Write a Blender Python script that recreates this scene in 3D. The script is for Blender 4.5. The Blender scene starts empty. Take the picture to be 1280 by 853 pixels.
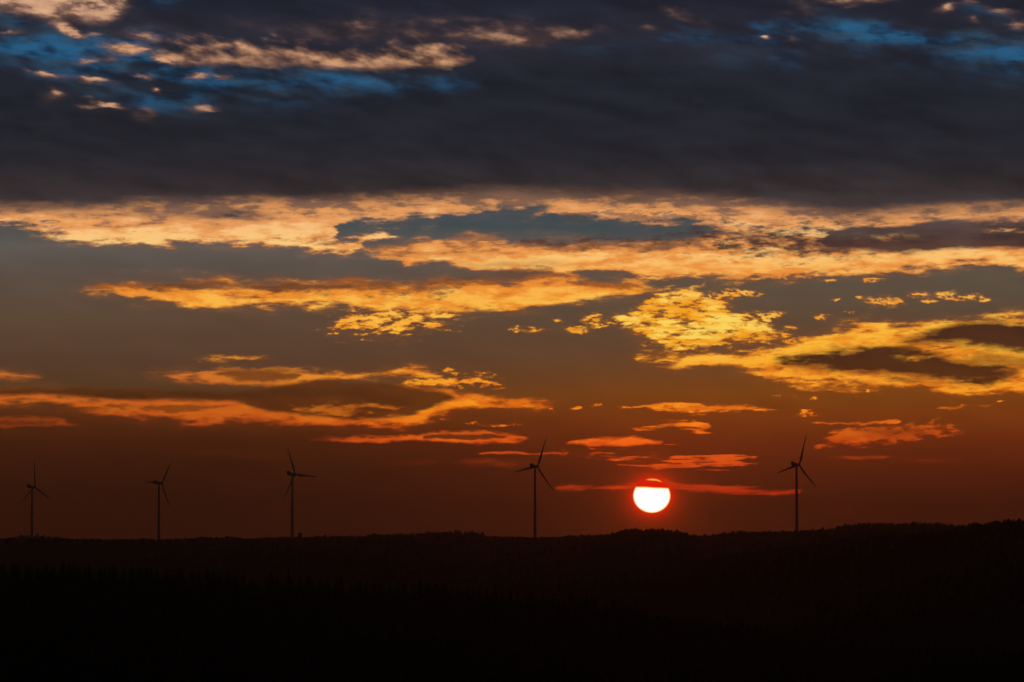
import bpy, math, random
import numpy as np
from mathutils import Matrix, Vector

# ------------------------------------------------------------------ camera
F = 4950.0                      # focal length in pixels of a 1280 wide frame (139 mm on 36 mm): the sun is 0.53 deg
CX, CY, Y0 = 640.0, 426.5, 690.0  # Y0: row of zero elevation
PITCH = math.atan((Y0 - CY) / F)
sc = bpy.context.scene
col = sc.collection
cam_d = bpy.data.cameras.new('camera')
cam = bpy.data.objects.new('camera', cam_d)
col.objects.link(cam)
cam.location = (0, 0, 0)
cam.rotation_euler = (math.pi / 2 + PITCH, 0, 0)
cam_d.sensor_width = 36.0
cam_d.lens = 36.0 * F / 1280.0
cam_d.clip_start = 0.5
cam_d.clip_end = 60000
sc.camera = cam
sc.render.engine = 'CYCLES'
sc.view_settings.view_transform = 'Standard'
sc.view_settings.look = 'None'
sc.view_settings.exposure = 0.0
sc.view_settings.gamma = 1.0
sc.view_settings.use_curve_mapping = False
sc.cycles.use_denoising = True
try:
    sc.cycles.denoiser = 'OPENIMAGEDENOISE'
except Exception:
    pass
sc.cycles.volume_bounces = 1
sc.cycles.max_bounces = 4
sc.cycles.adaptive_threshold = 0.005


def angles(x, y):
    """photo row/column -> azimuth (from +Y towards +X) and elevation, radians"""
    a, b = x - CX, CY - y
    dy = F * math.cos(PITCH) - b * math.sin(PITCH)
    dz = F * math.sin(PITCH) + b * math.cos(PITCH)
    n = math.sqrt(a * a + dy * dy + dz * dz)
    return math.atan2(a, dy), math.asin(dz / n)


def lin(c):
    return tuple((v / 255 / 12.92) if v <= 10.3 else ((v / 255 + 0.055) / 1.055) ** 2.4 for v in c)


# ------------------------------------------------------------------ world: dusk sky with cloud banks
SUN_AZ, SUN_EL = angles(814.7, 620.0)
world = bpy.data.worlds.new('World')
sc.world = world
world.use_nodes = True
nt = world.node_tree
for n in list(nt.nodes):
    nt.nodes.remove(n)


class S:
    """a float socket with arithmetic"""
    def __init__(self, s):
        self.s = s

    def __add__(self, o): return m_('ADD', self, o)
    def __radd__(self, o): return m_('ADD', o, self)
    def __sub__(self, o): return m_('SUBTRACT', self, o)
    def __rsub__(self, o): return m_('SUBTRACT', o, self)
    def __mul__(self, o): return m_('MULTIPLY', self, o)
    def __rmul__(self, o): return m_('MULTIPLY', o, self)
    def __truediv__(self, o): return m_('DIVIDE', self, o)


def put(inp, v):
    if isinstance(v, S):
        nt.links.new(v.s, inp)
    else:
        inp.default_value = v


def m_(op, *a, clamp=False):
    n = nt.nodes.new('ShaderNodeMath')
    n.operation = op
    n.use_clamp = clamp
    for i, v in enumerate(a):
        put(n.inputs[i], v)
    return S(n.outputs[0])


def mx(a, b): return m_('MAXIMUM', a, b)
def mn(a, b): return m_('MINIMUM', a, b)
def mad(a, b, c): return m_('MULTIPLY_ADD', a, b, c)


def sstep(v, a, b, lo=0.0, hi=1.0):
    n = nt.nodes.new('ShaderNodeMapRange')
    n.interpolation_type = 'SMOOTHSTEP'
    put(n.inputs[0], v)
    n.inputs[1].default_value = a
    n.inputs[2].default_value = b
    n.inputs[3].default_value = lo
    n.inputs[4].default_value = hi
    return S(n.outputs[0])


def xyz(x, y, z=0.0):
    n = nt.nodes.new('ShaderNodeCombineXYZ')
    for i, v in enumerate((x, y, z)):
        put(n.inputs[i], v)
    return n.outputs[0]


def noise(vec, detail=5, rough=0.55, lac=2.0, dist=0.0, dim='2D', scale=1.0):
    n = nt.nodes.new('ShaderNodeTexNoise')
    n.noise_dimensions = dim
    nt.links.new(vec, n.inputs['Vector'])
    n.inputs['Scale'].default_value = scale
    n.inputs['Detail'].default_value = detail
    n.inputs['Roughness'].default_value = rough
    n.inputs['Lacunarity'].default_value = lac
    n.inputs['Distortion'].default_value = dist
    return n


def nfac(*a, **k): return S(noise(*a, **k).outputs[0])


def mix(c1, c2, f):
    n = nt.nodes.new('ShaderNodeMix')
    n.data_type = 'RGBA'
    put(n.inputs[0], f)
    for inp, c in ((n.inputs[6], c1), (n.inputs[7], c2)):
        if isinstance(c, tuple):
            inp.default_value = (*c, 1)
        else:
            nt.links.new(c, inp)
    return n.outputs[2]


def vop(op, a, b=None, scale=None):
    n = nt.nodes.new('ShaderNodeVectorMath')
    n.operation = op
    for i, v in enumerate((a, b)):
        if v is None:
            continue
        if isinstance(v, tuple):
            n.inputs[i].default_value = v
        else:
            nt.links.new(v, n.inputs[i])
    if scale is not None:
        put(n.inputs['Scale'], scale)
    return n.outputs[0]


def ramp(v, stops, lo=-100.0, hi=760.0):
    """colour by photo row: stops = [(row, sRGB)], v a row"""
    t = (v - lo) * (1 / (hi - lo))
    n = nt.nodes.new('ShaderNodeValToRGB')
    put(n.inputs[0], t)
    cr = n.color_ramp
    cr.interpolation = 'LINEAR'
    while len(cr.elements) < len(stops):
        cr.elements.new(0.5)
    for e, (y, c) in zip(cr.elements, sorted(stops)):
        e.position = (y - lo) / (hi - lo)
        e.color = (*lin(c), 1)
    return n.outputs[0]


sd = (math.sin(SUN_AZ) * math.cos(SUN_EL), math.cos(SUN_AZ) * math.cos(SUN_EL), math.sin(SUN_EL))
LO, HI = -300.0, 900.0
HALF = 740.0


def split(socket, kind='ShaderNodeSeparateColor'):
    n = nt.nodes.new(kind)
    nt.links.new(socket, n.inputs[0])
    return [S(o) for o in n.outputs[:3]]


def curve(pts, t):
    n = nt.nodes.new('ShaderNodeFloatCurve')
    put(n.inputs['Value'], t)
    c = n.mapping.curves[0]
    ps = sorted(pts)
    while len(c.points) < len(ps):
        c.points.new(0.5, 0.5)
    for p, (a, b) in zip(c.points, ps):
        p.location = (a, b)
        p.handle_type = 'VECTOR'
    n.mapping.use_clip = False
    n.mapping.extend = 'HORIZONTAL'
    n.mapping.update()
    return mad(S(n.outputs[0]), HI - LO, LO)


def mxs(lst):
    r = lst[0]
    for v in lst[1:]:
        r = mx(r, v)
    return r


# cloud banks, rows and columns in steps of 0.0116 deg: (edges [(column, top, bottom)], softness, ragged, options)
LIT = [
    # broad bank under the dark deck
    ([(0, 205, 279), (50, 205, 288), (100, 205, 297), (175, 205, 302), (250, 205, 307), (295, 205, 310), (330, 205, 308), (357, 205, 304),
      (382, 205, 308), (412, 205, 306), (420, 205, 281), (450, 205, 273), (495, 205, 277), (532, 205, 270), (570, 205, 267), (702, 205, 267),
      (752, 205, 272), (825, 205, 274), (865, 205, 278), (890, 205, 285), (920, 205, 300), (1280, 205, 300)], 8, 4.4, dict(sh=(36, 52), hold=2.2)),
    ([(372, 310, 312), (400, 308, 317), (428, 302, 318), (440, 303, 313), (450, 300, 306), (478, 297, 300)], 5, 4.5, {}),
    ([(450, 311, 315), (470, 309, 321), (500, 308, 326), (515, 304, 332), (545, 299, 330), (570, 299, 331), (607, 299, 338), (640, 300, 336),
      (702, 300, 336), (760, 300, 343), (800, 299, 347), (860, 298, 343), (902, 290, 348), (940, 290, 348), (1042, 290, 343), (1135, 290, 340),
      (1210, 290, 333), (1280, 290, 332)], 6, 4.2, dict(sh=(0, 26))),
    ([(104, 358, 361), (140, 353, 364), (187, 350, 372), (237, 349, 380), (280, 347, 384), (320, 351, 384), (370, 352, 380), (420, 352, 379),
      (457, 352, 384), (507, 353, 388), (535, 355, 392), (570, 346, 391), (600, 347, 390), (632, 352, 391), (670, 343, 383), (702, 338, 378),
      (722, 345, 375), (752, 355, 373), (800, 357, 372), (826, 361, 366)], 6, 4.0, dict(sh=(1, 20))),
    ([(414, 411, 413), (430, 400, 413), (450, 393, 414), (475, 390, 415), (520, 391, 411), (545, 392, 404), (568, 392, 398)], 7, 7.5, dict(nz='B', hold=0.55)),
    # golden mottled cloud
    ([(784, 398, 402), (796, 391, 412), (810, 381, 424), (822, 373, 431), (838, 363, 435), (868, 361, 435), (888, 365, 432), (908, 376, 430),
      (934, 396, 428), (962, 413, 422)], 7, 5.0, dict(nz='B', hold=0.85)),
    ([(796, 445, 448), (825, 441, 452), (852, 443, 455), (880, 443, 455), (915, 441, 459), (935, 441, 466), (960, 437, 470), (990, 428, 478),
      (1022, 412, 480), (1067, 405, 480), (1102, 402, 484), (1172, 402, 486), (1210, 402, 489), (1280, 402, 492)], 6, 4.6, dict(hold=1.3)),
    # left banks near the horizon
    ([(190, 467, 468), (210, 465, 471), (250, 463, 478), (290, 463, 481), (320, 461, 482), (370, 462, 481), (405, 465, 474), (440, 466, 472),
      (495, 462, 469), (532, 462, 470), (543, 466, 468)], 4.5, 3.6, dict(op=0.95)),
    ([(508, 474, 476), (530, 470, 481), (560, 470, 480), (580, 470, 479), (616, 476, 480)], 5, 8.0, dict(nz='B', hold=0.5)),
    ([(0, 490, 506), (62, 490, 504), (100, 494, 511), (140, 497, 519), (212, 497, 522), (250, 495, 525), (320, 495, 528), (370, 495, 532), (460, 488, 532),
      (500, 482, 531), (532, 486, 521), (557, 489, 517), (582, 492, 514), (640, 499, 514), (692, 506, 510)], 5.5, 3.4, dict(sh=(-4, 20))),
    ([(0, 465, 472), (30, 467, 473), (52, 470, 472)], 4, 1.8, dict(op=0.85)),
    ([(255, 447, 449), (285, 446, 450), (335, 447, 450)], 3, 4.5, dict(op=0.75)),
    ([(383, 549, 550), (420, 546, 552), (450, 545, 553), (520, 546, 551), (560, 542, 554), (600, 541, 556), (650, 543, 551), (662, 546, 548)], 4, 2.0, dict(op=0.95)),
    ([(604, 566, 568), (640, 564, 567), (705, 563, 565)], 2.5, 1.6, dict(op=0.8)),
    ([(586, 578, 580), (630, 575, 583), (666, 578, 580)], 8, 2.4, dict(op=0.24)),
    ([(490, 579, 581), (520, 578, 581), (545, 579, 581)], 5, 2.4, dict(op=0.16)),
    ([(0, 522, 534), (50, 523, 533), (88, 526, 533), (106, 530, 532)], 4, 1.8, dict(op=0.55)),
    ([(220, 564, 566), (320, 567, 573), (356, 570, 573)], 8, 2.4, dict(op=0.1)),
    # centre right
    ([(792, 509, 511), (820, 506, 513), (870, 505, 518), (920, 504, 517), (945, 506, 515), (972, 511, 513)], 3.5, 3.6, {}),
    ([(798, 533, 535), (830, 528, 538), (850, 526, 540), (880, 529, 540), (893, 535, 537)], 4, 6.0, dict(nz='H', hold=0.9)),
    ([(709, 551, 553), (735, 547, 558), (770, 546, 558), (805, 546, 556), (831, 552, 554)], 3.5, 1.8, {}),
    ([(712, 567, 569), (760, 566, 573), (795, 570, 578), (850, 568, 584), (880, 566, 588), (905, 570, 588), (930, 574, 577)], 5, 11, dict(nz='H', hold=0.6, op=0.92)),
    ([(688, 609, 611), (740, 606, 613), (790, 601, 613), (812, 597, 612), (850, 603, 613), (900, 608, 617), (950, 611, 617), (992, 614, 617)], 5, 4.0, dict(op=0.85, nz='H')),
    ([(712, 627, 629), (740, 626, 629), (774, 627, 629)], 3, 1.4, dict(op=0.2)),
    ([(860, 621, 624), (900, 620, 623), (930, 621, 623)], 5, 1.4, dict(op=0.2)),
    # right
    ([(1008, 528, 530), (1040, 526, 529), (1090, 526, 529), (1126, 525, 528)], 2.4, 2.6, dict(op=0.85)),
    ([(1020, 553, 556), (1040, 546, 555), (1055, 539, 555), (1068, 531, 554), (1090, 533, 553), (1130, 532, 550), (1150, 531, 548),
      (1168, 529, 545), (1182, 532, 543), (1200, 539, 542)], 7, 4.2, dict(nz='B', op=0.66)),
    ([(1034, 570, 573), (1070, 569, 573), (1110, 570, 573), (1132, 571, 572)], 3, 1.8, dict(op=0.4)),
    ([(1110, 572, 574), (1150, 573, 576), (1200, 575, 577)], 4, 1.8, dict(op=0.16)),
    ([(1026, 637, 639), (1045, 637, 640), (1060, 638, 639)], 3, 1.4, dict(op=0.16)),
    ([(1176, 508, 510), (1195, 505, 511), (1215, 506, 510), (1240, 508, 510)], 3.5, 3.6, dict(op=0.9)),
]
FLECKS = [(730, 411.5, 15, 4), (668, 411, 13, 2.6), (752, 399, 11, 5), (765, 404, 12, 4.5), (706, 400, 5, 2), (643, 412, 4, 2), (736, 416, 3, 2),
          (1093, 349, 13, 3), (1035, 350, 10, 2.5), (975, 345, 14, 4), (1012, 344, 9, 3), (1105, 375, 14, 6), (1120, 376, 8, 4), (1147, 369, 10, 3), (1181, 368, 12, 3),
          (1200, 374, 13, 3), (1222, 376, 14, 2.4), (1075, 372, 5, 2), (1160, 377, 9, 3), (1022, 395, 7, 3), (988, 409, 7, 2.5), (965, 395, 8, 3), (940, 396, 9, 4),
          (955, 398, 8, 3), (925, 367, 16, 4), (905, 372, 16, 4), (940, 368, 8, 3), (1064, 390, 5, 2), (970, 418, 12, 3), (985, 426, 12, 3), (975, 440, 14, 4),
          (1040, 377, 5, 2), (980, 495, 9, 2), (1011, 496, 4, 1.8), (1015, 514, 6, 2), (1020, 517.5, 11, 2.5), (960, 512, 8, 3), (755, 508, 6, 1.6),
          (732, 513, 5, 1.6), (697, 513, 5, 1.8), (783, 510, 6, 1.5), (1245, 503, 4, 1.8), (1085, 487, 4, 1.5), (415, 416, 7, 2.4), (796, 451, 5, 2),
          (552, 526, 6, 2), (585, 530, 6, 1.5), (615, 532, 12, 2), (560, 462, 7, 2), (590, 475, 8, 3), (640, 531, 10, 2), (1240, 456, 10, 3), (575, 468, 5, 1.8)]
SHADE = [
    ([(187, 352, 360), (230, 350, 361), (280, 350, 361), (330, 353, 363), (400, 355, 365), (440, 355, 361)], 8, 3.0, dict(op=0.95, softt=4, lo=-0.3, hi=0.7)),
    ([(430, 354, 361), (470, 353, 366), (510, 355, 366), (550, 350, 372), (572, 348, 366), (585, 352, 358)], 8, 6, dict(nz='B', op=0.75, hold=0.6, softt=5, lo=-0.6, hi=1.2)),
    ([(590, 343, 348), (620, 338, 352), (645, 336, 350), (680, 336, 342)], 5, 5, dict(nz='B', op=0.55)),
    ([(1040, 290, 316), (1070, 282, 317), (1110, 279, 315), (1180, 274, 313), (1280, 270, 312)], 7, 2.4, dict(smooth=2, op=0.97, lo=-0.5, hi=0.7)),
    ([(860, 288, 296), (900, 283, 313), (960, 287, 317), (1040, 283, 319), (1090, 283, 316)], 11, 7.0, dict(nz='B', op=0.95, hold=0.5, lo=-1.0, hi=1.5)),
    ([(660, 299, 306), (720, 300, 309), (790, 299, 311), (850, 297, 308), (880, 292, 306)], 7, 6.5, dict(nz='B', op=0.75, hold=0.35, lo=-0.8, hi=1.3)),
    ([(700, 266, 271), (760, 265, 274), (830, 266, 275), (860, 270, 277)], 5, 7.5, dict(nz='B', op=0.6, hold=0.3)),
    ([(958, 451, 455), (1000, 444, 461), (1040, 439, 466), (1085, 434, 469), (1130, 434, 471), (1165, 440, 475), (1200, 452, 477), (1232, 456, 477), (1266, 461, 471)], 9, 3.2, dict(smooth=True, lo=-0.8, hi=0.7)),
    ([(1128, 426, 432), (1155, 416, 433), (1185, 409, 433), (1215, 404, 435), (1280, 405, 439)], 9, 2.8, dict(smooth=True, lo=-0.8, hi=0.7)),
    ([(1130, 446, 452), (1180, 444, 460), (1280, 446, 462)], 12, 2.4, dict(smooth=True, op=0.6)),
    ([(272, 467, 471), (300, 463, 476), (345, 463, 477), (372, 466, 474)], 7, 2.4, dict(op=0.8)),
    ([(0, 485, 495), (60, 485, 495), (140, 485, 499), (220, 485, 500), (280, 486, 503), (330, 484, 516), (380, 477, 522), (420, 475, 524), (470, 480, 524),
      (505, 484, 520), (530, 488, 507), (556, 493, 499)], 6, 2.6, dict(op=0.96, smooth=2, lo=-0.5, hi=0.9)),
    ([(60, 505, 511), (120, 506, 513), (180, 508, 513), (250, 508, 513), (290, 507, 510)], 6, 3.6, dict(op=0.65)),
    ([(0, 525, 531), (50, 526, 531), (85, 528, 531)], 4, 1.6, dict(op=0.7)),
    ([(535, 546, 549), (560, 544, 550), (610, 543.5, 550), (632, 545, 548)], 3.5, 1.0, dict(op=0.9)),
]
SHADE_PUFFS = [(1115, 540, 34, 5, 0.5), (268, 271, 55, 6, 0.5), (300, 269, 30, 5, 0.5), (20, 260, 60, 6, 0.5), (175, 268, 40, 5, 0.25), (640, 330, 60, 4, 0.3), (560, 318, 40, 4, 0.2), (1240, 300, 70, 9, 0.5)]
OVER = [  # lit pieces in front of shaded ones
    ([(372, 512, 515), (400, 507, 516), (450, 505, 514), (486, 508, 512)], 6, 6.0, dict(op=0.6)),
]
OVER_PUFFS = [(1165, 446.5, 9, 2, 0.8), (1135, 448, 12, 2.5, 0.6), (1206, 446, 11, 2, 0.7), (1250, 273, 42, 4.5, 0.7), (1262, 288, 18, 2, 0.6), (1110, 296, 30, 4, 0.35), (1205, 437, 60, 4, 0.5), (1265, 441, 30, 5, 0.6)]
DECK = [([(0, -290, 250), (50, -290, 253), (100, -290, 256), (150, -290, 250), (200, -290, 246), (240, -290, 248), (320, -290, 243), (430, -290, 241),
          (560, -290, 237), (640, -290, 233), (720, -290, 237), (850, -290, 240), (900, -290, 243), (940, -290, 248), (980, -290, 256), (1020, -290, 260),
          (1060, -290, 261), (1100, -290, 259), (1150, -290, 257), (1200, -290, 254), (1280, -290, 250)], 15, 0.9, dict(smooth=2, lo=-1.5, hi=0.5))]
GAPS = [([(0, 22, 84), (60, 18, 92), (120, 24, 120), (180, 34, 136), (240, 62, 138), (290, 78, 130), (340, 82, 126), (400, 84, 122), (450, 86, 126), (500, 86, 118),
          (560, 86, 114), (600, 92, 106)], 22, 2.6, dict(nz='T', smooth=True, lo=-0.6, hi=1.6)),
        ([(845, 36, 46), (920, 32, 56), (980, 28, 66), (1060, 22, 64), (1130, 20, 68), (1200, 24, 80), (1280, 22, 94)], 20, 2.6, dict(nz='T', smooth=True, lo=-0.6, hi=1.6))]
GAP_PUFFS = [(985, 72, 20, 12, 0.6), (915, 70, 22, 14, 0.35), (1225, 64, 70, 22, 0.8), (200, 2, 26, 10, 0.35), (760, 62, 40, 8, 0.15), (330, 125, 90, 14, 0.35)]
TUFTS = [(15, 3, 62, 13, 0.0, 1.5), (75, 5, 46, 15, 0.15, 1.5), (133, 4, 22, 14, 0.0, 1.2), (138, 18, 14, 6, 0.0, 0.6), (84, 37, 18, 6, 0.35, 1.0), (95, 42, 10, 5, 0.35, 0.5), (10, 39, 17, 3.4, 0.05, 0.8), (116, 44, 8, 3.4, 0.1, 0.5),
         (165, 62, 28, 6, -0.08, 1.0), (150, 58, 20, 8, 0.1, 0.4), (165, 42, 30, 6, 0.1, 0.35), (182, 47, 16, 5, 0.2, 0.3), (205, 74, 12, 4.2, 0.2, 0.9), (135, 76, 13, 4, 0.1, 0.7), (112, 79, 12, 3.4, 0, 0.5),
         (178, 92, 14, 3.2, 0.15, 0.5), (116, 100, 20, 4, 0.12, 0.95), (52, 92, 16, 4, 0.25, 0.7), (70, 98, 20, 5, 0.1, 0.25), (190, 110, 9, 3.0, 0.35, 0.7), (246, 95, 12, 3.4, 0, 0.9),
         (277, 96, 9, 3.6, 0.1, 0.9), (66, 121, 18, 9, 0, 0.45), (72, 117, 8, 4, 0.3, 0.3), (138, 132, 16, 3.8, 0.12, 0.9), (114, 134, 14, 4, 0, 0.5), (255, 138, 20, 4, -0.06, 0.75), (182, 142, 14, 5, 0, 0.45),
         (110, 123, 9, 2.6, 0, 0.4), (447, 33, 26, 9, 0.1, 0.4), (470, 26, 30, 12, 0, 0.16), (570, 40, 64, 17, 0, 0.42), (420, 42, 90, 16, 0, 0.26), (690, 44, 60, 10, -0.08, 0.42), (728, 40, 14, 4.5, -0.05, 0.42), (815, 36, 16, 4.5, 0, 0.4),
         (645, 44, 48, 15, 0, 0.42), (850, 18, 26, 8, 0.4, 0.4), (762, 58, 14, 3.4, 0, 0.25), (1065, 1, 56, 5, 0, 0.7), (1000, 14, 30, 9, 0, 0.25), (1066, 10, 14, 3.4, -0.1, 0.4), (1185, 11, 15, 4.6, -0.1, 0.9),
         (1252, 13, 18, 5.5, 0.05, 1.0), (1272, 30, 16, 6, 0.1, 0.7), (1216, 25, 10, 3.4, 0, 0.6), (1215, 3, 14, 5, 0, 0.65), (959, 47, 6, 2.4, 0, 1.2), (985, 46, 8, 3.4, 0, 0.4),
         (215, 45, 60, 26, 0.1, 0.10), (330, 32, 50, 12, 0, 0.12), (150, 150, 60, 12, 0, 0.10), (60, 160, 60, 10, 0, 0.05)]
TUFT_EDGE = [([(196, 58, 72), (230, 57, 80), (270, 57, 83), (320, 57, 80), (370, 62, 83), (420, 64, 87), (470, 66, 89), (510, 62, 85), (560, 60, 82), (594, 64, 74)], 7, 2.8, dict(nz='U', smooth=True, op=0.92, softt=22, lo=-0.6, hi=1.25))]


def zone(name, ya, yb):
    """colour of the sky between two elevations (rows ya..yb) as a node group; only the banks that reach into it are built"""
    global nt
    outer = nt
    g = bpy.data.node_groups.new(name, 'ShaderNodeTree')
    g.interface.new_socket('Color', in_out='OUTPUT', socket_type='NodeSocketColor')
    nt = g
    MARG = 26
    tc = nt.nodes.new('ShaderNodeTexCoord')
    D = vop('NORMALIZE', tc.outputs['Generated'])
    dx, dy, dz = split(D, 'ShaderNodeSeparateXYZ')
    AZ = m_('ARCTAN2', dx, dy)
    EL = m_('ARCSINE', dz)
    XR = AZ * F                     # azimuth in pixel-sized steps, 0 straight ahead
    Y = Y0 - EL * F                 # elevation in the same steps, counted like rows
    X = m_('PINGPONG', XR + HALF, 2 * HALF) - (HALF - CX)   # the cloud banks go on past both sides of the view
    dotn = nt.nodes.new('ShaderNodeVectorMath')
    dotn.operation = 'DOT_PRODUCT'
    nt.links.new(D, dotn.inputs[0])
    dotn.inputs[1].default_value = sd
    SA = m_('ARCCOSINE', S(dotn.outputs['Value']))   # angle to the sun
    w1 = split(noise(xyz(XR * (1 / 42), Y * (1 / 13)), detail=5, rough=0.62).outputs[1])
    W1x, W1y = w1[0] - 0.5, w1[1] - 0.5
    w0 = split(noise(xyz(XR * (1 / 210), Y * (1 / 70)), detail=2, rough=0.5).outputs[1])
    W0x, W0y = w0[0] - 0.5, w0[1] - 0.5
    fine = sstep(Y, 600, 500, 0.4, 1.0)              # flatter, smoother streaks low down
    XW = X + W1x * 38 + W0x * 40
    YW = Y + (W1y * 14) * fine + W0y * 10
    NA = nfac(xyz(XR * (1 / 75), Y * (1 / 15)), detail=7, rough=0.64) - 0.5
    NB = nfac(xyz((XR - Y * 0.5) * (1 / 24) + 7, (Y + XR * 0.06) * (1 / 7)), detail=5, rough=0.62) - 0.5
    NS = nfac(xyz((XR - Y * 1.1) * (1 / 40), (Y + XR * 0.10) * (1 / 12) + 3), detail=6, rough=0.62)
    NL = nfac(xyz(XR * (1 / 60) + 11, Y * (1 / 7) + 5), detail=5, rough=0.6)
    NT = nfac(xyz((XR + Y * 0.4) * (1 / 120) + 5, (Y - XR * 0.20) * (1 / 30)), detail=4, rough=0.5) - 0.5
    NU = nfac(xyz((XR + Y * 0.7) * (1 / 40) + 2, (Y - XR * 0.28) * (1 / 15) + 9), detail=3.5, rough=0.5) - 0.5
    NG = nfac(xyz((XR - Y * 0.7) * (1 / 130) + 8, (Y + XR * 0.05) * (1 / 24) + 1), detail=3, rough=0.5) - 0.5
    NE = mad(NB, 0.4, mad(NG, 0.6, NA * 0.9))
    NZ = {'A': NE, 'B': NB, 'L': NL - 0.5, 'T': NT, 'U': NU,
          'H': (nfac(xyz((XR + Y * 3) * (1 / 90) + 3, Y * (1 / 4.5)), detail=4, rough=0.6) - 0.5) * 0.6 + NA * 0.6}
    XT = (XW + 100) * (1 / 1480)
    XTS = (X + W0x * 60 + NT * 30 + 100) * (1 / 1480)
    YS = Y + NT * 14 + NU * 8 + W0y * 8
    YC = Y + NT * 10 + NU * 3 + W0y * 8

    glow = []

    def band(pts, soft, amp, nz='A', op=1.0, hold=1.7, smooth=False, softt=None, lo=-0.5, hi=0.5, wide=(1, 1, 1), sh=None):
        top, bot = [], []
        pts = sorted(pts)
        if pts[0][0] > 0:
            x, a, b = pts[0]
            mid = (a + b) / 2
            pts = [(x - 40, mid + 22, mid - 22)] + pts
        if pts[-1][0] < 1280:
            x, a, b = pts[-1]
            mid = (a + b) / 2
            pts = pts + [(x + 40, mid + 22, mid - 22)]
        for x, a, b in pts:
            for lst, v in ((top, a), (bot, b)):
                az, el = angles(x, v)
                lst.append(((az * F + CX + 100) / 1480, (Y0 - el * F - LO) / (HI - LO)))
        t, yy = (XTS, YC if smooth == 2 else YS) if smooth else (XT, YW)
        down = yy - curve(top, t)
        s = mn(down * (1 / (softt or soft)), (curve(bot, t) - yy) * (1 / soft))
        al = sstep(mad(NZ[nz], amp * wide[0], mn(s, hold)), lo * wide[1], hi * wide[2], 0.0, op)
        if wide[1] > 1.2:
            al = mad(al, 0.82, sstep(mad(NZ[nz], amp * 1.2, mn(s, hold)), -2.8, 1.2, 0.0, op * 0.18))
        if sh:
            glow.append(mn(al, mad(down, 1 / sh[1], -sh[0] / sh[1])))
        else:
            glow.append(al)
        return al

    def bands(lst, wispy=False):
        r = []
        for pts, soft, amp, kw in lst:
            if min(p[1] for p in pts) - MARG < yb and max(p[2] for p in pts) + MARG > ya:
                low = min(p[1] for p in pts) > 500
                r.append(band(pts, soft, amp * (0.95 if low and wispy else 1.0), wide=((1.2, 1.19, 1.7) if low else (1.3, 1.7, 2.1)) if wispy else (1, 1, 1), **kw))
        return r

    def reach(lst):
        return [p for p in lst if p[1] - 2.5 * p[3] - MARG < yb and p[1] + 2.5 * p[3] + MARG > ya]

    def r2(cx, cy, rx, ry, slope, P):
        az, el = angles(cx, cy)
        cx, cy = az * F + CX, Y0 - el * F
        n = nt.nodes.new('ShaderNodeVectorMath')
        n.operation = 'MULTIPLY_ADD'
        nt.links.new(P, n.inputs[0])
        n.inputs[1].default_value = (1 / rx, 1 / ry, 0)
        n.inputs[2].default_value = (-cx / rx, (-cy + slope * cx) / ry, 0)
        v = n.outputs[0]
        if slope:
            n2 = nt.nodes.new('ShaderNodeVectorMath')
            n2.operation = 'MULTIPLY_ADD'
            nt.links.new(xyz(0.0, XQ), n2.inputs[0])
            n2.inputs[1].default_value = (0, -slope / ry, 0)
            nt.links.new(v, n2.inputs[2])
            v = n2.outputs[0]
        d = nt.nodes.new('ShaderNodeVectorMath')
        d.operation = 'DOT_PRODUCT'
        nt.links.new(v, d.inputs[0])
        nt.links.new(v, d.inputs[1])
        return S(d.outputs['Value'])

    def gauss(lst, P):
        """sum of soft bumps (cx, cy, rx, ry[, slope], strength)"""
        t = None
        for p in lst:
            sl = p[4] if len(p) == 6 else 0.0
            boost = 1.4 if len(p) == 6 and p[0] < 300 and 20 < p[1] < 145 else 1.0
            e = m_('EXPONENT', mad(r2(*p[:4], sl, P), -1.0, math.log(p[-1] * boost)))
            t = e if t is None else t + e
        return t

    XQ = X + NT * 20
    PW = xyz(XW, YW)
    XQ = XQ + W1x * 26
    PS = xyz(XQ, YS + W1y * 11)
    litness = sstep(SA, math.radians(80), math.radians(20), 0.12, 1.0)
    far = sstep(SA, math.radians(14), math.radians(50), 0.0, 1.0)
    sky = nt.nodes.new('ShaderNodeTexSky')
    sky.sky_type = 'NISHITA'
    sky.sun_disc = False
    sky.sun_elevation = SUN_EL
    sky.sun_rotation = SUN_AZ
    sky.altitude = 500
    sky.dust_density = 2.0
    dusk = vop('SCALE', sky.outputs[0], scale=SKY_K)
    dark_col = ramp(Y, [(-100, (22, 27, 39)), (0, (32, 35, 47)), (40, (40, 41, 52)), (110, (33, 37, 46)), (160, (34, 36, 44)), (200, (39, 39, 45)), (240, (52, 45, 46)), (275, (78, 68, 70)), (300, (60, 46, 48)),
                        (340, (110, 70, 50)), (360, (112, 70, 44)), (410, (72, 42, 27)), (445, (74, 42, 23)), (475, (92, 50, 22)), (495, (84, 45, 18)), (520, (84, 41, 16)),
                        (548, (80, 34, 14)), (610, (70, 20, 8))])
    dark_col = vop('SCALE', dark_col, scale=mad(NT, 0.8, mad(NU, 0.25, mad(NG, 0.35, 1.0))))
    c = None
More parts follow.
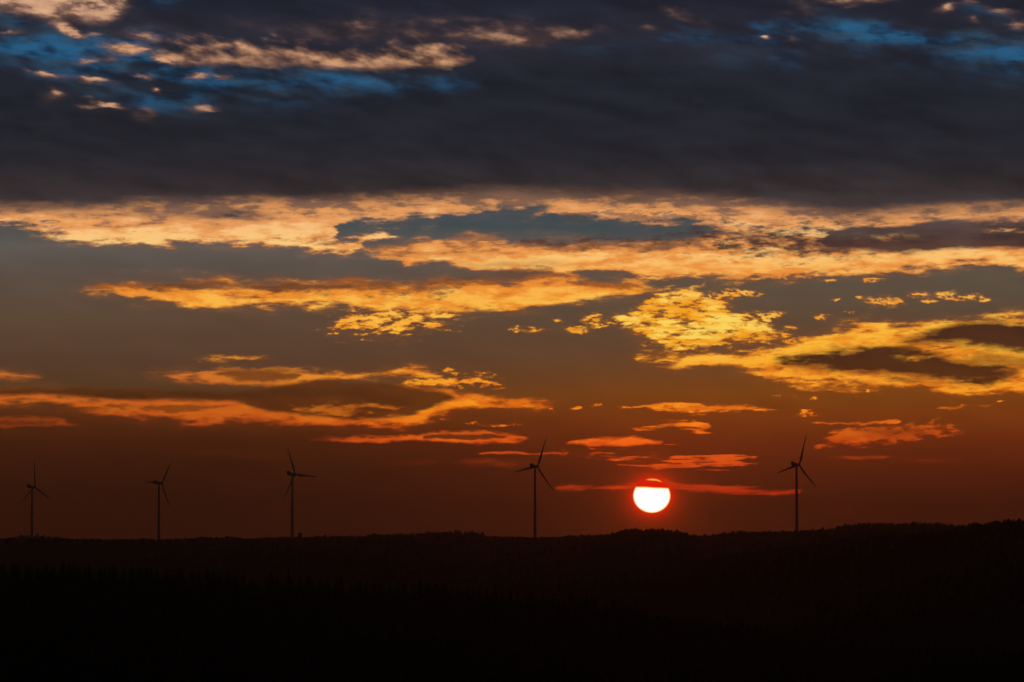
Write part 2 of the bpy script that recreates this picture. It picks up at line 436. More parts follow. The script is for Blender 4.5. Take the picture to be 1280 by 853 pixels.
    if yb > 235:
        # --- clear air
        clear_l = ramp(Y, [(-100, (16, 52, 88)), (60, (22, 66, 104)), (180, (40, 66, 86)), (285, (68, 78, 80)), (310, (94, 88, 82)), (350, (92, 78, 68)),
                           (400, (93, 71, 54)), (450, (88, 62, 45)), (485, (86, 58, 34)), (520, (86, 43, 17)), (555, (66, 29, 10)),
                           (590, (53, 22, 7)), (630, (45, 17, 5)), (680, (44, 15, 5))])
        clear_r = ramp(Y, [(-100, (16, 52, 88)), (60, (24, 70, 112)), (180, (40, 66, 86)), (285, (63, 74, 78)), (310, (80, 78, 76)), (350, (92, 80, 66)),
                           (400, (94, 72, 54)), (450, (104, 68, 40)), (490, (124, 67, 20)), (520, (120, 56, 16)), (550, (106, 42, 14)),
                           (590, (80, 29, 9)), (630, (60, 21, 7)), (680, (54, 18, 6))])
        c = mix(clear_l, clear_r, sstep(X, 250, 1000))
        c = vop('SCALE', c, scale=mad(NT, 0.25, 1.0))
        c = mix(c, dusk, far * 0.9)
        # --- aureole of the low sun in the thick air
        if yb > 480:
            SX = (AZ - SUN_AZ) * F
            SY = (EL - SUN_EL) * F
            SR = m_('SQRT', SX * SX + SY * SY * (23.3 / 21.3) ** 2)
            edge = mx(SR - 22.5, 0.0)
            au1 = m_('EXPONENT', edge * (-1 / 4.0))
            au2 = m_('EXPONENT', edge * (-1 / 14.0))
            au3 = m_('EXPONENT', edge * (-1 / 60.0))
            aure = vop('ADD', vop('ADD', vop('SCALE', (0.20, 0.001, 0.0), scale=au1), vop('SCALE', (0.30, 0.008, 0.0), scale=au2)),
                       vop('SCALE', (0.060, 0.008, 0.0), scale=au3))
            c = vop('ADD', c, aure)
        # --- sunlit clouds
        lit_s = ramp(Y, [(240, (128, 94, 76)), (275, (142, 102, 78)), (310, (156, 98, 62)), (350, (158, 88, 40)), (400, (172, 94, 24)), (440, (166, 86, 22)), (475, (150, 74, 22)), (510, (150, 66, 16)),
                         (550, (158, 54, 14)), (600, (130, 36, 10))])
        lit_a = ramp(Y, [(240, (220, 148, 88)), (275, (232, 156, 92)), (310, (236, 152, 76)),
                         (350, (238, 142, 54)), (400, (240, 146, 38)), (440, (236, 136, 30)), (475, (226, 122, 30)), (510, (228, 108, 20)),
                         (550, (222, 82, 16)), (580, (204, 66, 16)), (615, (190, 48, 12)), (660, (110, 38, 16))])
        lit_b = ramp(Y, [(240, (245, 180, 116)), (275, (250, 190, 128)), (310, (255, 204, 124)),
                         (350, (253, 176, 76)), (390, (255, 190, 72)), (430, (255, 184, 54)), (475, (255, 164, 42)), (510, (255, 150, 26)),
                         (550, (250, 104, 20)), (580, (228, 82, 20)), (615, (214, 62, 14)), (660, (130, 46, 18))])
        L = bands(LIT, True)
        fl = reach(FLECKS)
        if fl:
            q = None
            for p in fl:
                e = r2(p[0], p[1], p[2] * 1.1, p[3] * 1.1, 0.0, PW)
                q = e if q is None else mn(q, e)
            NF = nfac(xyz((XR - Y * 0.6) * (1 / 9), Y * (1 / 3.6) + 4), detail=3, rough=0.6) - 0.5
            fs = m_('EXPONENT', q * -0.65) * mad(NF, 3.4, mad(NB, 2.6, 0.95))
            L.append(sstep(fs, 0.36, 1.0, 0.0, 0.68) + sstep(fs, 0.05, 0.6, 0.0, 0.26))
            glow.append(L[-1])
        # thick undersides face the low sun and glow, the tops stay in shade
        B = mx(mn(mxs(glow), 1.0), 0.0)
        rv = mad(B, 0.72, mad(NG, 0.9, mad(NS, 1.3, mad(NL, 0.6, mad(NB, 0.4, -0.95)))))
        lit_col = mix(mix(lit_s, lit_a, sstep(rv, 0.02, 0.46)), lit_b, sstep(rv, 0.44, 0.92))
        if yb > 430:
            left_dim = sstep(X, 640, 250) * sstep(Y, 440, 480)           # cloud farther from the sun is lit less
            lit_col = mix(lit_col, ramp(Y, [(440, (212, 126, 60)), (480, (206, 104, 36)), (510, (194, 88, 26)), (530, (176, 66, 22)), (600, (90, 34, 14))]), left_dim * 0.8)
        if ya < 500 and yb > 330:
            yel = sstep(m_('SQRT', (X - 855) * (X - 855) * 0.10 + (Y - 402) * (Y - 402)), 62, 12)
            lit_col = mix(lit_col, mix(mix(lin((190, 104, 20)), lin((250, 168, 36)), sstep(rv, 0.10, 0.50)), lin((255, 220, 98)), sstep(rv, 0.50, 0.95)), yel * 0.85)
        c = mix(c, lit_col, mxs(L) * litness)
        # --- shaded clouds
        K = bands(SHADE)
        sp = reach(SHADE_PUFFS)
        if sp:
            K.append(gauss(sp, PW) * sstep(NS, 0.3, 0.6, 0.4, 1.3))
        if K:
            c = mix(c, dark_col, m_('MINIMUM', mxs(K), 1.0))
        O = bands(OVER, True)
        sp = reach(OVER_PUFFS)
        if sp:
            O.append(gauss(sp, PW) * sstep(NB, -0.12, 0.12, 0.2, 1.2))
        if O:
            c = mix(c, lit_col, m_('MINIMUM', mxs(O), 1.0))
    if ya < 300:
        # --- the dark deck and what is above it
        gap = None
        G = bands(GAPS)
        gp = reach(GAP_PUFFS)
        if gp:
            G.append(gauss(gp, PS))
        if ya < -10:
            # gaps go on over the rest of the sky
            plane = vop('DIVIDE', D, xyz(mx(dz, 0.0) + 0.12, mx(dz, 0.0) + 0.12, 1.0))
            pc = split(plane, 'ShaderNodeSeparateXYZ')
            NP = nfac(xyz(pc[0] * 1.6, pc[1] * 1.6), detail=5, rough=0.55)
            G.append(sstep(NP, 0.50, 0.62, 0.0, 0.8) * sstep(Y, -10, -140))
        deck_col = dark_col
        if G:
            gap = m_('MINIMUM', mxs(G), 1.0) * sstep(mad(NT, 1.0, NU * 0.8), -0.34, 0.14, 0.2, 1.0)
            blue = mix(lin((18, 42, 66)), lin((40, 92, 130)), sstep(mad(NT, 0.8, mad(NS, 0.7, NU * 0.5)), 0.14, 0.60))
            blue = mix(blue, lin((52, 64, 76)), sstep(mad(NS, 0.6, NG), 0.16, 0.52, 0.0, 0.8))
            blue = mix(blue, dusk, far * 0.9)
            deck_col = mix(deck_col, blue, gap)
        tf = reach(TUFTS)
        if tf:
            # dim and bright lit tufts on the deck
            ta = gauss(tf, PS) * sstep(mad(NS, 0.5, NU), 0.02, 0.50, 0.45, 1.35)
            T = [sstep(ta, 0.0, 1.45)] + bands(TUFT_EDGE)
            tuft_a = ramp(Y, [(-20, (150, 112, 96)), (70, (142, 98, 76)), (140, (138, 100, 82))])
            tuft_b = ramp(Y, [(-20, (236, 188, 152)), (70, (232, 172, 126)), (140, (222, 168, 130))])
            deck_col = mix(deck_col, mix(tuft_a, tuft_b, sstep(mad(NS, 0.5, mad(NU, 0.6, mxs(T) * 0.4)), 0.26, 1.02)), mxs(T) * litness)
        deck_col = vop('SCALE', deck_col, scale=mad(far, -0.45, 1.0))   # away from the sunset the deck is dimmer
        if c is None:
            c = deck_col
        else:
            c = mix(c, deck_col, mxs(bands(DECK)))
    if yb > 600:
        # --- the sun's disc, cut by a thin cloud
        disc = sstep(SR, 24.0, 22.4)
        cut = Y - (X - 814) * 0.035 + W1y * 2.5
        below = sstep(cut, 608.8, 610.8)
        above = sstep(cut - mx((X - 820) * 0.30, 0.0), 601.8, 600.0) * sstep(X, 805, 812) * sstep(X, 829, 821) * 0.9
        limb = mix((1.30, 1.27, 1.20), (1.1, 0.62, 0.08), sstep(SR, 20.6, 23.4))
        limb = mix((1.1, 0.62, 0.06), limb, sstep(cut, 609.5, 612.5))
        c = mix(c, (0.78, 0.006, 0.0), au1 * 0.92)
        c = mix(c, limb, disc * mx(below, above))
    out = nt.nodes.new('NodeGroupOutput')
    nt.links.new(c, out.inputs[0])
    nt = outer
    return g


SKY_K = 0.008
ZONES = [(-9000, 140), (140, 262), (262, 340), (340, 412), (412, 500), (500, 590), (590, 9000)]
tcw = nt.nodes.new('ShaderNodeTexCoord')
DW = vop('NORMALIZE', tcw.outputs['Generated'])
YZ = Y0 - m_('ARCSINE', split(DW, 'ShaderNodeSeparateXYZ')[2]) * F
shader = None
for i, (ya, yb) in reversed(list(enumerate(ZONES))):
    gn = nt.nodes.new('ShaderNodeGroup')
    gn.node_tree = zone('sky_zone_%d' % i, ya, yb)
    bg = nt.nodes.new('ShaderNodeBackground')
    bg.inputs['Strength'].default_value = 0.1
    nt.links.new(vop('SCALE', gn.outputs[0], scale=10.0), bg.inputs['Color'])
    if shader is None:
        shader = bg.outputs[0]
    else:
        ms = nt.nodes.new('ShaderNodeMixShader')
        put(ms.inputs[0], m_('GREATER_THAN', YZ, float(yb)))
        nt.links.new(bg.outputs[0], ms.inputs[1])
        nt.links.new(shader, ms.inputs[2])
        shader = ms.outputs[0]
wo = nt.nodes.new('ShaderNodeOutputWorld')
nt.links.new(shader, wo.inputs['Surface'])
world.cycles.sampling_method = 'MANUAL'
world.cycles.sample_map_resolution = 1024

# ------------------------------------------------------------------ sun lamp (deep dusk, reddened)
sun_d = bpy.data.lights.new('sun', 'SUN')
sun_d.energy = 0.006
sun_d.color = (1.0, 0.10, 0.03)
sun_d.angle = math.radians(0.53)
sun_o = bpy.data.objects.new('sun', sun_d)
col.objects.link(sun_o)
sun_o.rotation_euler = Vector(sd).to_track_quat('Z', 'Y').to_euler()
sun_o.location = (0, 0, 300)


# ------------------------------------------------------------------ helpers
def tag(o, label=None, cat=None, group=None, kind=None):
    for k, v in (('label', label), ('category', cat), ('group', group), ('kind', kind)):
        if v:
            o[k] = v
    return o


def mesh_obj(name, verts, faces, mat=None, parent=None, smooth=False):
    me = bpy.data.meshes.new(name)
    me.from_pydata([tuple(v) for v in verts], [], [tuple(f) for f in faces])
    if smooth:
        me.polygons.foreach_set('use_smooth', [True] * len(me.polygons))
    if mat:
        me.materials.append(mat)
    me.update()
    o = bpy.data.objects.new(name, me)
    col.objects.link(o)
    if parent:
        o.parent = parent
    return o


def empty(name, loc, rz=0.0):
    o = bpy.data.objects.new(name, None)
    o.empty_display_size = 1.0
    col.objects.link(o)
    o.location = loc
    o.rotation_euler = (0, 0, rz)
    return o


def material(name, c1_, c2_, scale, rough=0.9, bump=0.0, detail=5, spec=0.3):
    m = bpy.data.materials.new(name)
    m.use_nodes = True
    t = m.node_tree
    b = t.nodes['Principled BSDF']
    tcn = t.nodes.new('ShaderNodeTexCoord')
    n = t.nodes.new('ShaderNodeTexNoise')
    n.inputs['Scale'].default_value = scale
    n.inputs['Detail'].default_value = detail
    t.links.new(tcn.outputs['Object'], n.inputs['Vector'])
    r = t.nodes.new('ShaderNodeValToRGB')
    r.color_ramp.elements[0].position = 0.35
    r.color_ramp.elements[1].position = 0.65
    r.color_ramp.elements[0].color = (*c1_, 1)
    r.color_ramp.elements[1].color = (*c2_, 1)
    t.links.new(n.outputs[0], r.inputs[0])
    t.links.new(r.outputs[0], b.inputs['Base Color'])
    b.inputs['Roughness'].default_value = rough
    b.inputs['Specular IOR Level'].default_value = spec
    if bump:
        bn = t.nodes.new('ShaderNodeBump')
        bn.inputs['Strength'].default_value = bump
        t.links.new(n.outputs[0], bn.inputs['Height'])
        t.links.new(bn.outputs[0], b.inputs['Normal'])
    return m


M_ground = material('meadow_and_soil', (0.030, 0.040, 0.016), (0.060, 0.050, 0.030), 0.006, 1.0, 0.0, 8, 0.0)
M_needle = material('spruce_needles', (0.018, 0.034, 0.016), (0.036, 0.055, 0.024), 0.8, 0.9, spec=0.1)
M_leaf = material('dark_foliage', (0.024, 0.040, 0.014), (0.050, 0.070, 0.024), 0.5, 0.9, spec=0.1)
M_bark = material('bark', (0.045, 0.034, 0.026), (0.085, 0.066, 0.050), 3.0, 0.95, 0.3, spec=0.1)
M_white = material('weathered_white_coating', (0.34, 0.34, 0.33), (0.42, 0.42, 0.41), 0.3, 0.6, spec=0.2)
M_grey = material('grey_metal', (0.20, 0.21, 0.22), (0.26, 0.27, 0.28), 0.6, 0.6, spec=0.2)
M_concrete = material('concrete', (0.26, 0.25, 0.24), (0.34, 0.33, 0.31), 0.8, 0.9, 0.2)

# ------------------------------------------------------------------ terrain
D_B, D_C = 2900.0, 1300.0          # far ridge, right-hand shoulder, near wooded ridge
SKY_A = [(-600, 676), (-200, 675), (0, 673.5), (20, 672), (80, 673.5), (195, 674), (250, 672.5), (290, 671), (312, 673.5), (345, 671.5), (400, 671), (450, 669.5), (500, 667.5),
         (550, 665.5), (598, 664.5), (609, 670), (640, 671), (700, 671), (722, 669), (735, 667.5), (748, 668.5), (762, 667), (780, 663), (810, 661.3), (838, 662.5), (852, 666), (862, 669),
         (885, 669), (903, 665.5), (940, 665), (1000, 664.5), (1035, 662), (1050, 658.5), (1062, 656), (1090, 655.5), (1130, 654), (1170, 655), (1200, 656), (1280, 660), (1700, 665), (2400, 676)]
RID_B = [(-400, 760), (700, 730), (850, 702), (950, 686), (1000, 679), (1044, 674), (1065, 670), (1090, 667.5), (1150, 664), (1190, 658.5), (1210, 655), (1240, 651), (1260, 649), (1280, 648.5), (1450, 641), (1800, 650), (2400, 690)]
RID_C = [(-900, 716), (-200, 708), (0, 706), (60, 704), (110, 705), (200, 708.5), (262, 711), (300, 716), (318, 722), (330, 728), (342, 722), (387, 721), (430, 723), (492, 727), (570, 732), (640, 736), (700, 741),
         (780, 748), (900, 762), (1100, 790), (1400, 800), (2400, 800)]


DIST_A = [(-1500, 6600), (-300, 6200), (43, 5935), (202, 5630), (369, 5245), (672, 5095), (999, 4915), (1150, 5150), (1300, 5400), (2400, 6000)]   # the far crest runs obliquely


def interp(tab, x):
    return np.interp(x, [p[0] for p in tab], [p[1] for p in tab])


H_A, H_B, H_C = 11.0, 10.0, 13.0                # tree heights that top each ridge


def terrain(px, d):
    """height of the ground; px = bearing in pixel steps, d = distance (arrays)"""
    d = np.asarray(d, float)
    px = np.asarray(px, float)
    base = -1.7 - 68.0 * (1 - np.exp(-(d / 750.0) ** 1.6))
    D_A = interp(DIST_A, px)
    za = (Y0 - interp(SKY_A, px)) / F * D_A - H_A
    zb = (Y0 - interp(RID_B, px)) / F * D_B - H_B
    zc = (Y0 - interp(RID_C, px)) / F * D_C - H_C
    ga = np.where(d < D_A, np.exp(-((d - D_A) / 1700.0) ** 2), np.exp(-((d - D_A) / 1300.0) ** 2))
    gb = np.where(d < D_B, np.exp(-((d - D_B) / 900.0) ** 2), np.exp(-((d - D_B) / 650.0) ** 2))
    gc = np.where(d < D_C, np.exp(-((d - D_C) / 420.0) ** 2), np.exp(-((d - D_C) / 420.0) ** 2))
    A = (za - base) * ga
    B = np.maximum(zb - base, 0) * gb
    C = np.maximum(zc - base, 0) * gc
    k = 0.25
    # smooth maximum of the three ridges
    m = np.maximum(np.maximum(A, B), C)
    h = m + np.log(np.exp((A - m) * k) + np.exp((B - m) * k) + np.exp((C - m) * k)) / k * 0.0
    und = 1.2 * np.sin(px * 0.021 + d * 0.004) * np.sin(d * 0.0063 + px * 0.004) * np.clip(d / 1500, 0, 1) * (1 - ga ** 6) * (1 - gb ** 6) * (1 - gc ** 6)
    return base + h + und


def ground_point(px, d):
    az = math.atan((px - CX) / F)
    return Vector((math.sin(az) * d, math.cos(az) * d, float(terrain(px, d))))


def build_ground():
    fine_az = np.radians(np.arange(-14, 14.0001, 0.05))
    coarse = np.radians(np.concatenate([np.arange(16, 180, 3.0), [180.0], np.arange(-177, -15, 3.0)]))
    az = np.sort(np.concatenate([fine_az, coarse]))
    az = az[az < math.pi - 1e-6] if False else az
    ds = np.concatenate([np.linspace(4, 200, 14), np.linspace(240, 1500, 30), np.linspace(1530, 4300, 90), np.linspace(4350, 9000, 90)])
    ds = np.sort(np.concatenate([ds, [D_B, D_C]]))
    AZm, Dm = np.meshgrid(az, ds)
    t = np.clip(AZm, -0.6, 0.6)
    px = CX + F * np.tan(t)
    Z = terrain(px, Dm)
    V = np.stack([np.sin(AZm) * Dm, np.cos(AZm) * Dm, Z], -1).reshape(-1, 3)
    n, r = len(az), len(ds)
    idx = np.arange(n * r).reshape(r, n)
    nxt = np.roll(idx, -1, axis=1)
    quads = np.stack([idx[:-1], nxt[:-1], nxt[1:], idx[1:]], -1).reshape(-1, 4)[:, ::-1]
    V = np.vstack([V, [[0, 0, -1.7]]])
    c = n * r
    fan = [(int(idx[0, (i + 1) % n]), int(idx[0, i]), c) for i in range(n)]
    faces = [tuple(int(a) for a in q) for q in quads] + fan
    o = mesh_obj('ground', V.tolist(), faces, M_ground, smooth=True)
    tag(o, 'rolling dark meadow and hillsides running out to the skyline ridge', 'ground', kind='structure')


build_ground()


# ------------------------------------------------------------------ trees
def spruce_arrays(rng, h, w, layers=9, spokes=8):
    """drooping fronds in whorls: crown vertices and triangles"""
    V, Fc = [], []
    for i in range(layers):
        t = i / (layers - 1)
        z = h * (0.10 + 0.86 * t)
        rad = w * (1 - t) ** 0.6 * rng.uniform(0.8, 1.15) + 0.3
        a0 = rng.uniform(0, 6.28)
        for j in range(spokes):
            a = a0 + j * 2 * math.pi / spokes + rng.uniform(-0.2, 0.2)
            rr = rad * rng.uniform(0.7, 1.12)
            drop = rr * rng.uniform(0.25, 0.5)
            wd = rr * 0.42
            ca, sa = math.cos(a), math.sin(a)
            b = len(V)
            V += [(0, 0, z + h * 0.07), (ca * rr * 0.6 - sa * wd, sa * rr * 0.6 + ca * wd, z - drop * 0.45),
                  (ca * rr, sa * rr, z - drop), (ca * rr * 0.6 + sa * wd, sa * rr * 0.6 - ca * wd, z - drop * 0.45)]
            Fc += [(b, b + 1, b + 2), (b, b + 2, b + 3)]
    b = len(V)
    V += [(0.22, 0, h * 0.9), (-0.11, 0.19, h * 0.9), (-0.11, -0.19, h * 0.9), (0, 0, h * 1.04)]
    Fc += [(b, b + 1, b + 3), (b + 1, b + 2, b + 3), (b + 2, b, b + 3)]
    return V, Fc


def leafy_arrays(rng, h, w, n=130):
    """broad crown of leaf clumps"""
    V, Fc = [], []
    lobes = [(rng.uniform(-0.5, 0.5) * w, rng.uniform(-0.5, 0.5) * w, h * rng.uniform(0.45, 0.78), rng.uniform(0.4, 0.65)) for _ in range(6)]
    for _ in range(n):
        lx, ly, lz, lr = rng.choice(lobes)
        a, u = rng.uniform(0, 6.28), rng.uniform(-1, 1)
        r = math.sqrt(1 - u * u)
        R_ = rng.uniform(0.6, 1.05) * lr
        c = Vector((lx + math.cos(a) * r * R_ * w, ly + math.sin(a) * r * R_ * w, lz + u * R_ * h * 0.36))
        s = w * rng.uniform(0.16, 0.3)
        b = len(V)
        for _k in range(4):
            V.append(tuple(c + Vector((rng.uniform(-1, 1), rng.uniform(-1, 1), rng.uniform(-0.8, 0.8))) * s))
        Fc += [(b, b + 1, b + 2), (b, b + 2, b + 3), (b, b + 3, b + 1)]
    return V, Fc


def trunk_arrays(h, r0, r1, seg=6):
    V, Fc = [], []
    rings = 4
    for i in range(rings):
        t = i / (rings - 1)
        r = r0 + (r1 - r0) * t
        if i == 0:
            r *= 1.35
        for j in range(seg):
            a = j * 2 * math.pi / seg
            V.append((math.cos(a) * r, math.sin(a) * r, -0.8 + (h + 0.8) * t))
    for i in range(rings - 1):
        for j in range(seg):
            k = (j + 1) % seg
            Fc.append((i * seg + j, i * seg + k, (i + 1) * seg + k, (i + 1) * seg + j))
    return V, Fc


def make_mesh(name, arr, mat):
    me = bpy.data.meshes.new(name)
    me.from_pydata(arr[0], [], arr[1])
    me.materials.append(mat)
    me.update()
    return me


rng = random.Random(11)
SPRUCE = [(make_mesh('spruce_crown', spruce_arrays(rng, 24, rng.uniform(3.4, 4.6), rng.choice((11, 13)), 9), M_needle),
           make_mesh('spruce_trunk', trunk_arrays(22, 0.34, 0.06), M_bark)) for _ in range(6)]
LEAFY = [(make_mesh('leafy_crown', leafy_arrays(rng, 12, 4.2), M_leaf),
          make_mesh('leafy_trunk', trunk_arrays(7.5, 0.34, 0.14), M_bark)) for _ in range(4)]


def tree(kind, px, d, h, label, group=None, wide=1.0, sink=0.0):
    lib, name, ref = (SPRUCE, 'spruce_tree', 24.0) if kind == 's' else (LEAFY, 'broadleaf_tree', 12.0)
    cm, tm = rng.choice(lib)
    p = ground_point(px, d)
    p.z -= sink
    e = empty(name, p, rng.uniform(0, 6.28))
    s = h / ref
    e.scale = (s * wide, s * wide, s)
    for nm, me in (('crown', cm), ('trunk', tm)):
        o = bpy.data.objects.new(nm, me)
        col.objects.link(o)
        o.parent = e
    tag(e, label, 'tree', group)
    return e


# standing-out spruces on the near ridge (column, row of the tip)
NEAR = [(19, 700, 'spruce at the far left of the near black treeline, top rising level with its neighbours'),
        (80, 700, 'highest pointed spruce of the near black treeline at the left, below the first two turbines'),
        (339, 711.5, 'broad spruce just right of the notch in the near black treeline'),
        (361, 709.5, 'tallest spruce right of the notch in the near treeline, straight below the third turbine'),
        (387, 716, 'slim spruce right of the tall one below the third turbine'),
        (427, 720, 'lone pointed spruce in the near treeline, right of the third turbine'),
        (525, 718.5, 'tall spruce proud of the near treeline, between the third and fourth turbine')]
def top_height(px, d, y):
    return (Y0 - y) / F * d - float(terrain(px, d))
for x, y, lab in NEAR:
    d = D_C - rng.uniform(0, 8)
    tree('s', x, d, top_height(x, d, y), lab, wide=1.1)
x = -28.0
CREST = [(-100, 708), (0, 706), (19, 702), (56, 703), (66, 707), (80, 703), (109, 704.5), (131, 706), (169, 707.5), (231, 708), (262, 710), (287, 712.5), (306, 716), (320, 723),
         (329, 731), (336, 720), (361, 715), (387, 719), (427, 724), (455, 722), (492, 726), (525, 724), (570, 731), (602, 733), (640, 735), (682, 739), (780, 747), (900, 760)]
while x < 800:
    d = D_C + rng.uniform(-10, 4)
    y = float(interp(CREST, x)) + rng.choice((0, 1, 2, 4, 6)) * rng.uniform(0.3, 1.0) - rng.choice((0, 0, 0, 1.6))
    where = ('below the leftmost turbine' if x < 100 else 'below the second turbine from the left' if x < 285 else 'below the third turbine from the left' if x < 520
             else 'below the fourth turbine from the left' if x < 730 else 'where it sinks away below the sun')
    tree('s', x, d, max(8, top_height(x, d, y)), 'dark spruce in the jagged near forest edge, ' + where, 'near forest edge spruces ' + where, wide=rng.uniform(1.0, 1.8))
    x += rng.choice((3.5, 5, 7, 9, 12)) * rng.uniform(0.8, 1.2)
# trees on the skyline
for x, y in [(23, 670), (27, 669), (31, 667.5), (35, 669.5), (38, 668.5), (45, 669), (48, 667), (52, 668), (56, 669), (60, 669.5), (64, 669.5), (69, 671), (75, 670)]:
    d = 5935 + rng.uniform(-45, -15)
    tree('s' if rng.random() < 0.6 else 'l', x, d, max(8, top_height(x, d, y - 1.5)), 'small dark tree in the clump round the foot of the leftmost turbine', 'trees round the leftmost turbine', wide=1.25)
d = 5225
tree('l', 375.5, d, top_height(375.5, d, 664.5), 'round dark bush close to the right of the third turbine\'s foot', wide=0.62)
for x, y in [(1046, 657), (1057, 656), (1066, 655), (1078, 653.6), (1090, 653.6), (1097, 653), (1112, 654), (1120, 653), (1125, 652.4), (1131, 652), (1138, 652.2), (1146, 652.8), (1154, 652.6), (1165, 652.8), (1178, 653.8), (1190, 654)]:
    d = float(interp(DIST_A, x)) + rng.uniform(-40, 0)
    tree(rng.choice('ssl'), x, d, max(8, top_height(x, d, y)), 'tiny tree on the skyline right of the rightmost turbine', 'trees on the skyline right of the rightmost turbine', wide=1.2)
for x, y in [(a + rng.uniform(-2.2, 2.2), b + 1.6 + rng.uniform(-1.0, 1.2)) for a, b in [(1204, 655), (1209, 653.4), (1215, 652.6), (1221, 651.6), (1226, 651), (1232, 650), (1237, 649.4), (1241, 649.6), (1246, 647.8), (1252, 647.2), (1257, 647), (1263, 645.8), (1269, 646.4), (1274, 647), (1279, 646.4), (1286, 646)]]:
    d = D_B + rng.uniform(-30, 0)
    tree(rng.choice('sll'), x, d, max(6, top_height(x, d, y)), 'dark tree on the black shoulder at the right edge', 'trees on the black shoulder at the right edge', wide=rng.uniform(0.9, 1.6))


# woods that read as one mass
def woods(name, label, spots, mat, seed):
    """spots: (px, distance, height, half width, conifer?)"""
    r = random.Random(seed)
    V, Fc = [], []
    for px, d, h, w, con in spots:
        p = ground_point(px, d)
        n = 6
        a0 = r.uniform(0, 6.28)
        tiers = [(0.12, 1.0), (0.42, 0.78), (0.72, 0.42)] if con else [(0.15, 0.7), (0.48, 1.0), (0.82, 0.62)]
        b = len(V)
        for tz, tr in tiers:
            for j in range(n):
                a = a0 + j * 2 * math.pi / n + r.uniform(-0.25, 0.25)
                q = w * tr * r.uniform(0.65, 1.2)
                V.append((p.x + math.cos(a) * q, p.y + math.sin(a) * q, p.z + h * (tz + r.uniform(-0.07, 0.07))))
        V.append((p.x + r.uniform(-0.2, 0.2) * w, p.y, p.z + h))
        top = len(V) - 1
        V.append((p.x, p.y, p.z - 1.0))
        for i in range(2):
            for j in range(n):
                k = (j + 1) % n
                Fc.append((b + i * n + j, b + i * n + k, b + (i + 1) * n + k, b + (i + 1) * n + j))
        for j in range(n):
            k = (j + 1) % n
            Fc.append((b + 2 * n + j, b + 2 * n + k, top))
            Fc.append((b + k, b + j, top + 1))
    o = mesh_obj(name, V, Fc, mat)
    tag(o, label, 'woods', kind='stuff')


# how ragged the skyline is along its length: 0 bare and even, 1 jagged conifers
JAG = [(-300, 0.6), (0, 0.7), (76, 0.7), (84, 0.35), (190, 0.35), (240, 0.5), (300, 0.5), (312, 0.25), (380, 0.4), (440, 0.6), (600, 0.8), (610, 0.2), (700, 0.25), (730, 0.6),
       (860, 0.7), (880, 0.5), (1000, 0.6), (1050, 1.0), (1300, 1.0)]
r = random.Random(5)
spots = []
x = -260.0
while x < 1500:
    j = float(interp(JAG, x))
    for row in range(3):
        d = float(interp(DIST_A, x)) + row * 12 - 24 + r.uniform(-5, 5)
        h = H_A * (1 + (r.uniform(-0.22, 0.2) + 0.16 * math.sin(x * 0.13) * math.sin(x * 0.047 + 2) + (0.3 if r.random() < 0.08 else 0)) * j)
        spots.append((x + r.uniform(-1.5, 1.5), d, h, r.uniform(2.6, 4.2) * (1.25 - 0.45 * j), r.random() < 0.3 + 0.5 * j))
    x += 2.6
for g in range(90):                                  # groves and hedgerows on the slope below
    gx, gd = r.uniform(-150, 1400), r.uniform(3000, 4800)
    ln = r.randint(6, 40)
    sl = r.uniform(-6, 6)
    for i in range(ln):
        spots.append((gx + i * r.uniform(3, 5), gd + i * sl + r.uniform(-20, 20), r.uniform(7, 14), r.uniform(3, 5), r.random() < 0.4))
woods('far_woodland', 'low wooded skyline and hedgerows of the hazy far ridge', spots, M_leaf, 3)
spots = []
x = 880.0
while x < 1500:
    for row in range(3):
        spots.append((x + r.uniform(-2, 2), D_B + row * 14 - 8, H_B * (r.uniform(0.78, 1.0) + 0.09 * math.sin(x * 0.11) + 0.05 * math.sin(x * 0.31 + 1)), r.uniform(1.3, 2.4), r.random() < 0.45))
    x += 3.6
for i in range(900):
    back = r.uniform(20, 900)
    spots.append((r.uniform(900, 1500), D_B - back, r.uniform(4.5, 7.5) + 5 * min(1, back / 600), r.uniform(2.0, 4.0), r.random() < 0.6))
woods('shoulder_woodland', 'black wooded shoulder rising to the right edge', spots, M_leaf, 4)
spots = []
for row in range(18):
    d = D_C + 16 - row * 24 - (0 if row < 2 else 8)
    x = -160.0 + r.uniform(0, 8)
    while x < 1440:
        h = H_C * r.uniform(0.62, 0.86) - (0 if row else 1)
        spots.append((x, d + r.uniform(-9, 9), h, r.uniform(2.2, 3.4), True))
        x += r.uniform(8, 13)
woods('near_forest', 'black forest covering the slope in the foreground', spots, M_needle, 6)


# ------------------------------------------------------------------ wind turbines
def lathe(profile, seg, axis='z'):
    V, Fc = [], []
    for rr, z in profile:
        for j in range(seg):
            a = j * 2 * math.pi / seg
            V.append((math.cos(a) * rr, math.sin(a) * rr, z))
    n = len(profile)
    for i in range(n - 1):
        for j in range(seg):
            k = (j + 1) % seg
            Fc.append((i * seg + j, i * seg + k, (i + 1) * seg + k, (i + 1) * seg + j))
    Fc.append(tuple(range(seg))[::-1])
    Fc.append(tuple((n - 1) * seg + j for j in range(seg)))
    if axis == 'y':                                   # along +Y
        V = [(x, z, -y) for x, y, z in V]
    return V, Fc


def loft(sections):
    """closed loft of equal-length rings"""
    V, Fc = [], []
    n = len(sections[0])
    for s in sections:
        V += s
    for i in range(len(sections) - 1):
        for j in range(n):
            k = (j + 1) % n
            Fc.append((i * n + j, i * n + k, (i + 1) * n + k, (i + 1) * n + j))
    Fc.append(tuple(range(n))[::-1])
    Fc.append(tuple((len(sections) - 1) * n + j for j in range(n)))
    return V, Fc


R_ROTOR = 41.0


